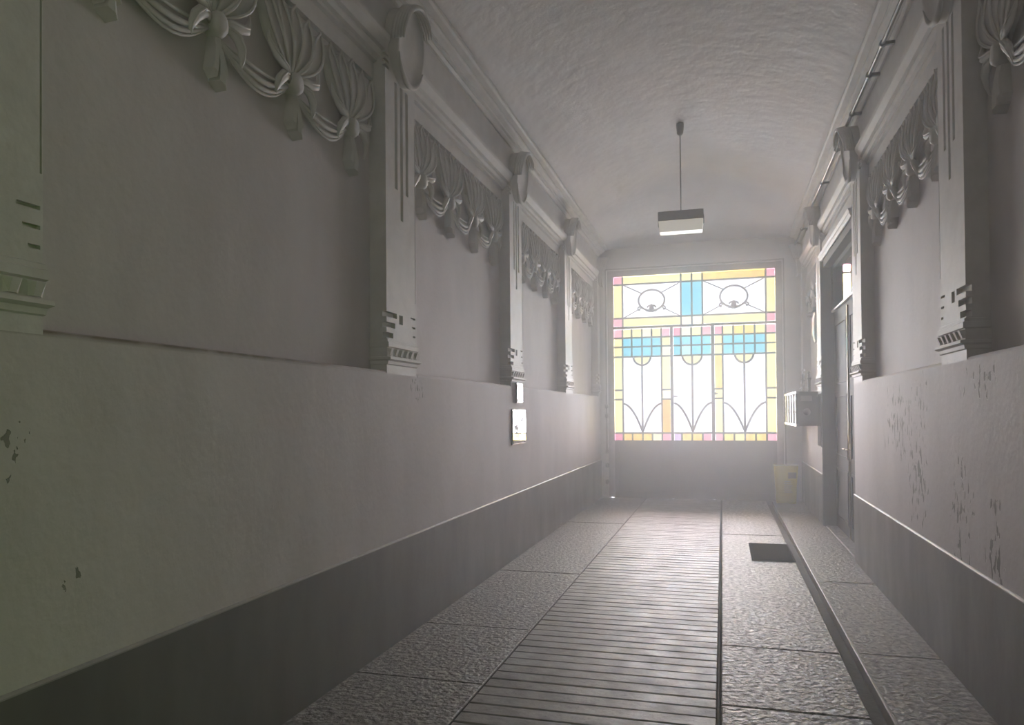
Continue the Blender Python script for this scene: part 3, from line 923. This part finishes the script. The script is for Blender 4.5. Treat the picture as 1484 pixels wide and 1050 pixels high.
# oval medallion under the last frieze
med = empty('oval_medallion', (XR+REC, 12.2, 2.83), 'dark oval medallion on the narrow panel right of the gate', 'ornament')
obj('disc', MB().ball((-.035, 0, 0), (.045, .20, .225), 20, 12), pipe_paint, med)
obj('rim', MB().tube([(-.03, .20*math.cos(a*PI/14), .225*math.sin(a*PI/14)) for a in range(29)], .018, 6, axis=(1, 0, 0)), grey_metal, med)

# ------------------------------------------------------------------ wall plates
def plate(name, x, s, y0, y1, z0, z1, label, cat):
    r = empty(name, (x, (y0+y1)/2, z0), label, cat)
    h = (y1-y0)/2; H = z1-z0
    xx = (0, .016) if s < 0 else (-.016, 0)
    f = (.016, .020) if s < 0 else (-.020, -.016)
    obj('backing', MB().box(xx[0], xx[1], -h, h, 0, H), grey_metal, r)
    obj('polished_face', MB().box(f[0], f[1], -h+.012, h-.012, .012, H-.012), polished, r)
    for a, c in ((-h+.03, .03), (h-.03, .03), (-h+.03, H-.03), (h-.03, H-.03)):
        xq = f[1] if s < 0 else f[0]
        sgn = 1 if s < 0 else -1
        obj('screw', MB().tube([(xq, a, c), (xq+sgn*.004, a, c)], .007, 8), brass, r)
    return r
plate('name_plate', XL+.012, -1, 7.63, 7.87, 1.655, 1.875, 'small narrow polished plate under the left pilaster, upper of two', 'sign')
plate('name_plate', XL, -1, 7.49, 8.03, 1.21, 1.59, 'larger polished plate on the left wall reflecting the gate, lower of two', 'sign')
plate('notice_frame', XR, 1, 10.80, 11.13, 1.05, 1.78, 'glossy framed plate on the right wall between doorway and mailboxes', 'sign')

# ------------------------------------------------------------------ pipe under the right crown
pipe = empty('cable_pipe', (1.215, 0, 4.36), 'thin painted pipe running under the crown moulding of the right wall', 'pipe')
obj('tube', MB().tube([(0, Y0+.2, 0), (0, 4, 0), (0, 9, .005), (0, YE-.1, 0)], .016, 8), pipe_paint, pipe)
for yy in (4.7, 5.45, 6.2, 6.75, 7.6, 8.6, 9.8, 11.0, 12.2):
    obj('clamp', MB().tube([(0, yy-.02, 0), (0, yy+.02, 0)], .026, 8).box(0, .085, yy-.014, yy+.014, -.012, .012), grey_metal, pipe)

# ------------------------------------------------------------------ yellow bag, doormat
bag = empty('yellow_waste_bag', (1.01, 13.2, 0), 'yellow flat-fronted bag standing on the paving right of the gate', 'bag')
bm_ = MB()
lev = [(0, .150, .085), (.03, .158, .10), (.20, .165, .105), (.42, .178, .10), (.60, .19, .095), (.63, .192, .09)]
vs = []; n = 16
for (z, hw, hd_) in lev:
    for i in range(n):
        a = 2*PI*i/n
        cx_, sx_ = math.cos(a), math.sin(a)
        e = .28
        vs.append((math.copysign(abs(cx_)**e, cx_)*hw+random.uniform(-.002, .002), math.copysign(abs(sx_)**e, sx_)*hd_+random.uniform(-.003, .003), z))
fs = [(k_*n+i, k_*n+(i+1) % n, (k_+1)*n+(i+1) % n, (k_+1)*n+i) for k_ in range(len(lev)-1) for i in range(n)]
fs.append(tuple(range(n))); fs.append(tuple((len(lev)-1)*n+i for i in range(n)))
bm_.add(vs, fs)
obj('body', bm_, yellow, bag)
obj('rim', MB().tube([(math.copysign(abs(math.cos(a*PI/12))**.28, math.cos(a*PI/12))*.193, math.copysign(abs(math.sin(a*PI/12))**.28, math.sin(a*PI/12))*.092, .63) for a in range(25)], .008, 6), cream_print, bag)
obj('printed_block', MB().box(.03, .16, -.113, -.102, .42, .52), yellow_dark, bag)
for q in range(6):
    obj('printed_line', MB().box(-.03-.01*(q % 2), .07+.012*(q % 3), -.113, -.103, .36-q*.035, .372-q*.035), cream_print, bag)
mt = empty('doormat', (.495, 8.54, 0), 'black rubber doormat lying by the gutter', 'doormat')
obj('pad', MB().box(-.22, .21, -.50, .51, .003, .014, .004), rubber, mt)
for q in range(24):
    obj('rib', MB().box(-.20, .19, -.47+q*.04, -.455+q*.04, .014, .019), rubber, mt)

# ------------------------------------------------------------------ haze in the passage
hm = bpy.data.materials.new('dusty_air'); hm.use_nodes = True
nt = hm.node_tree
nt.nodes.remove(nt.nodes['Principled BSDF'])
vsn = N(nt, 'ShaderNodeVolumeScatter')
vsn.inputs['Color'].default_value = (0.95, 0.97, 1.0, 1)
vsn.inputs['Density'].default_value = 0.048
vsn.inputs['Anisotropy'].default_value = 0.35
nt.links.new(vsn.outputs[0], nt.nodes['Material Output'].inputs['Volume'])
hz = obj('haze', MB().box(XL-.3, XR+.35, 1.5, YE-.12, -.08, 5.1), hm)
tag(hz, 'thin bright haze in the air before the gate', 'haze', kind='stuff')
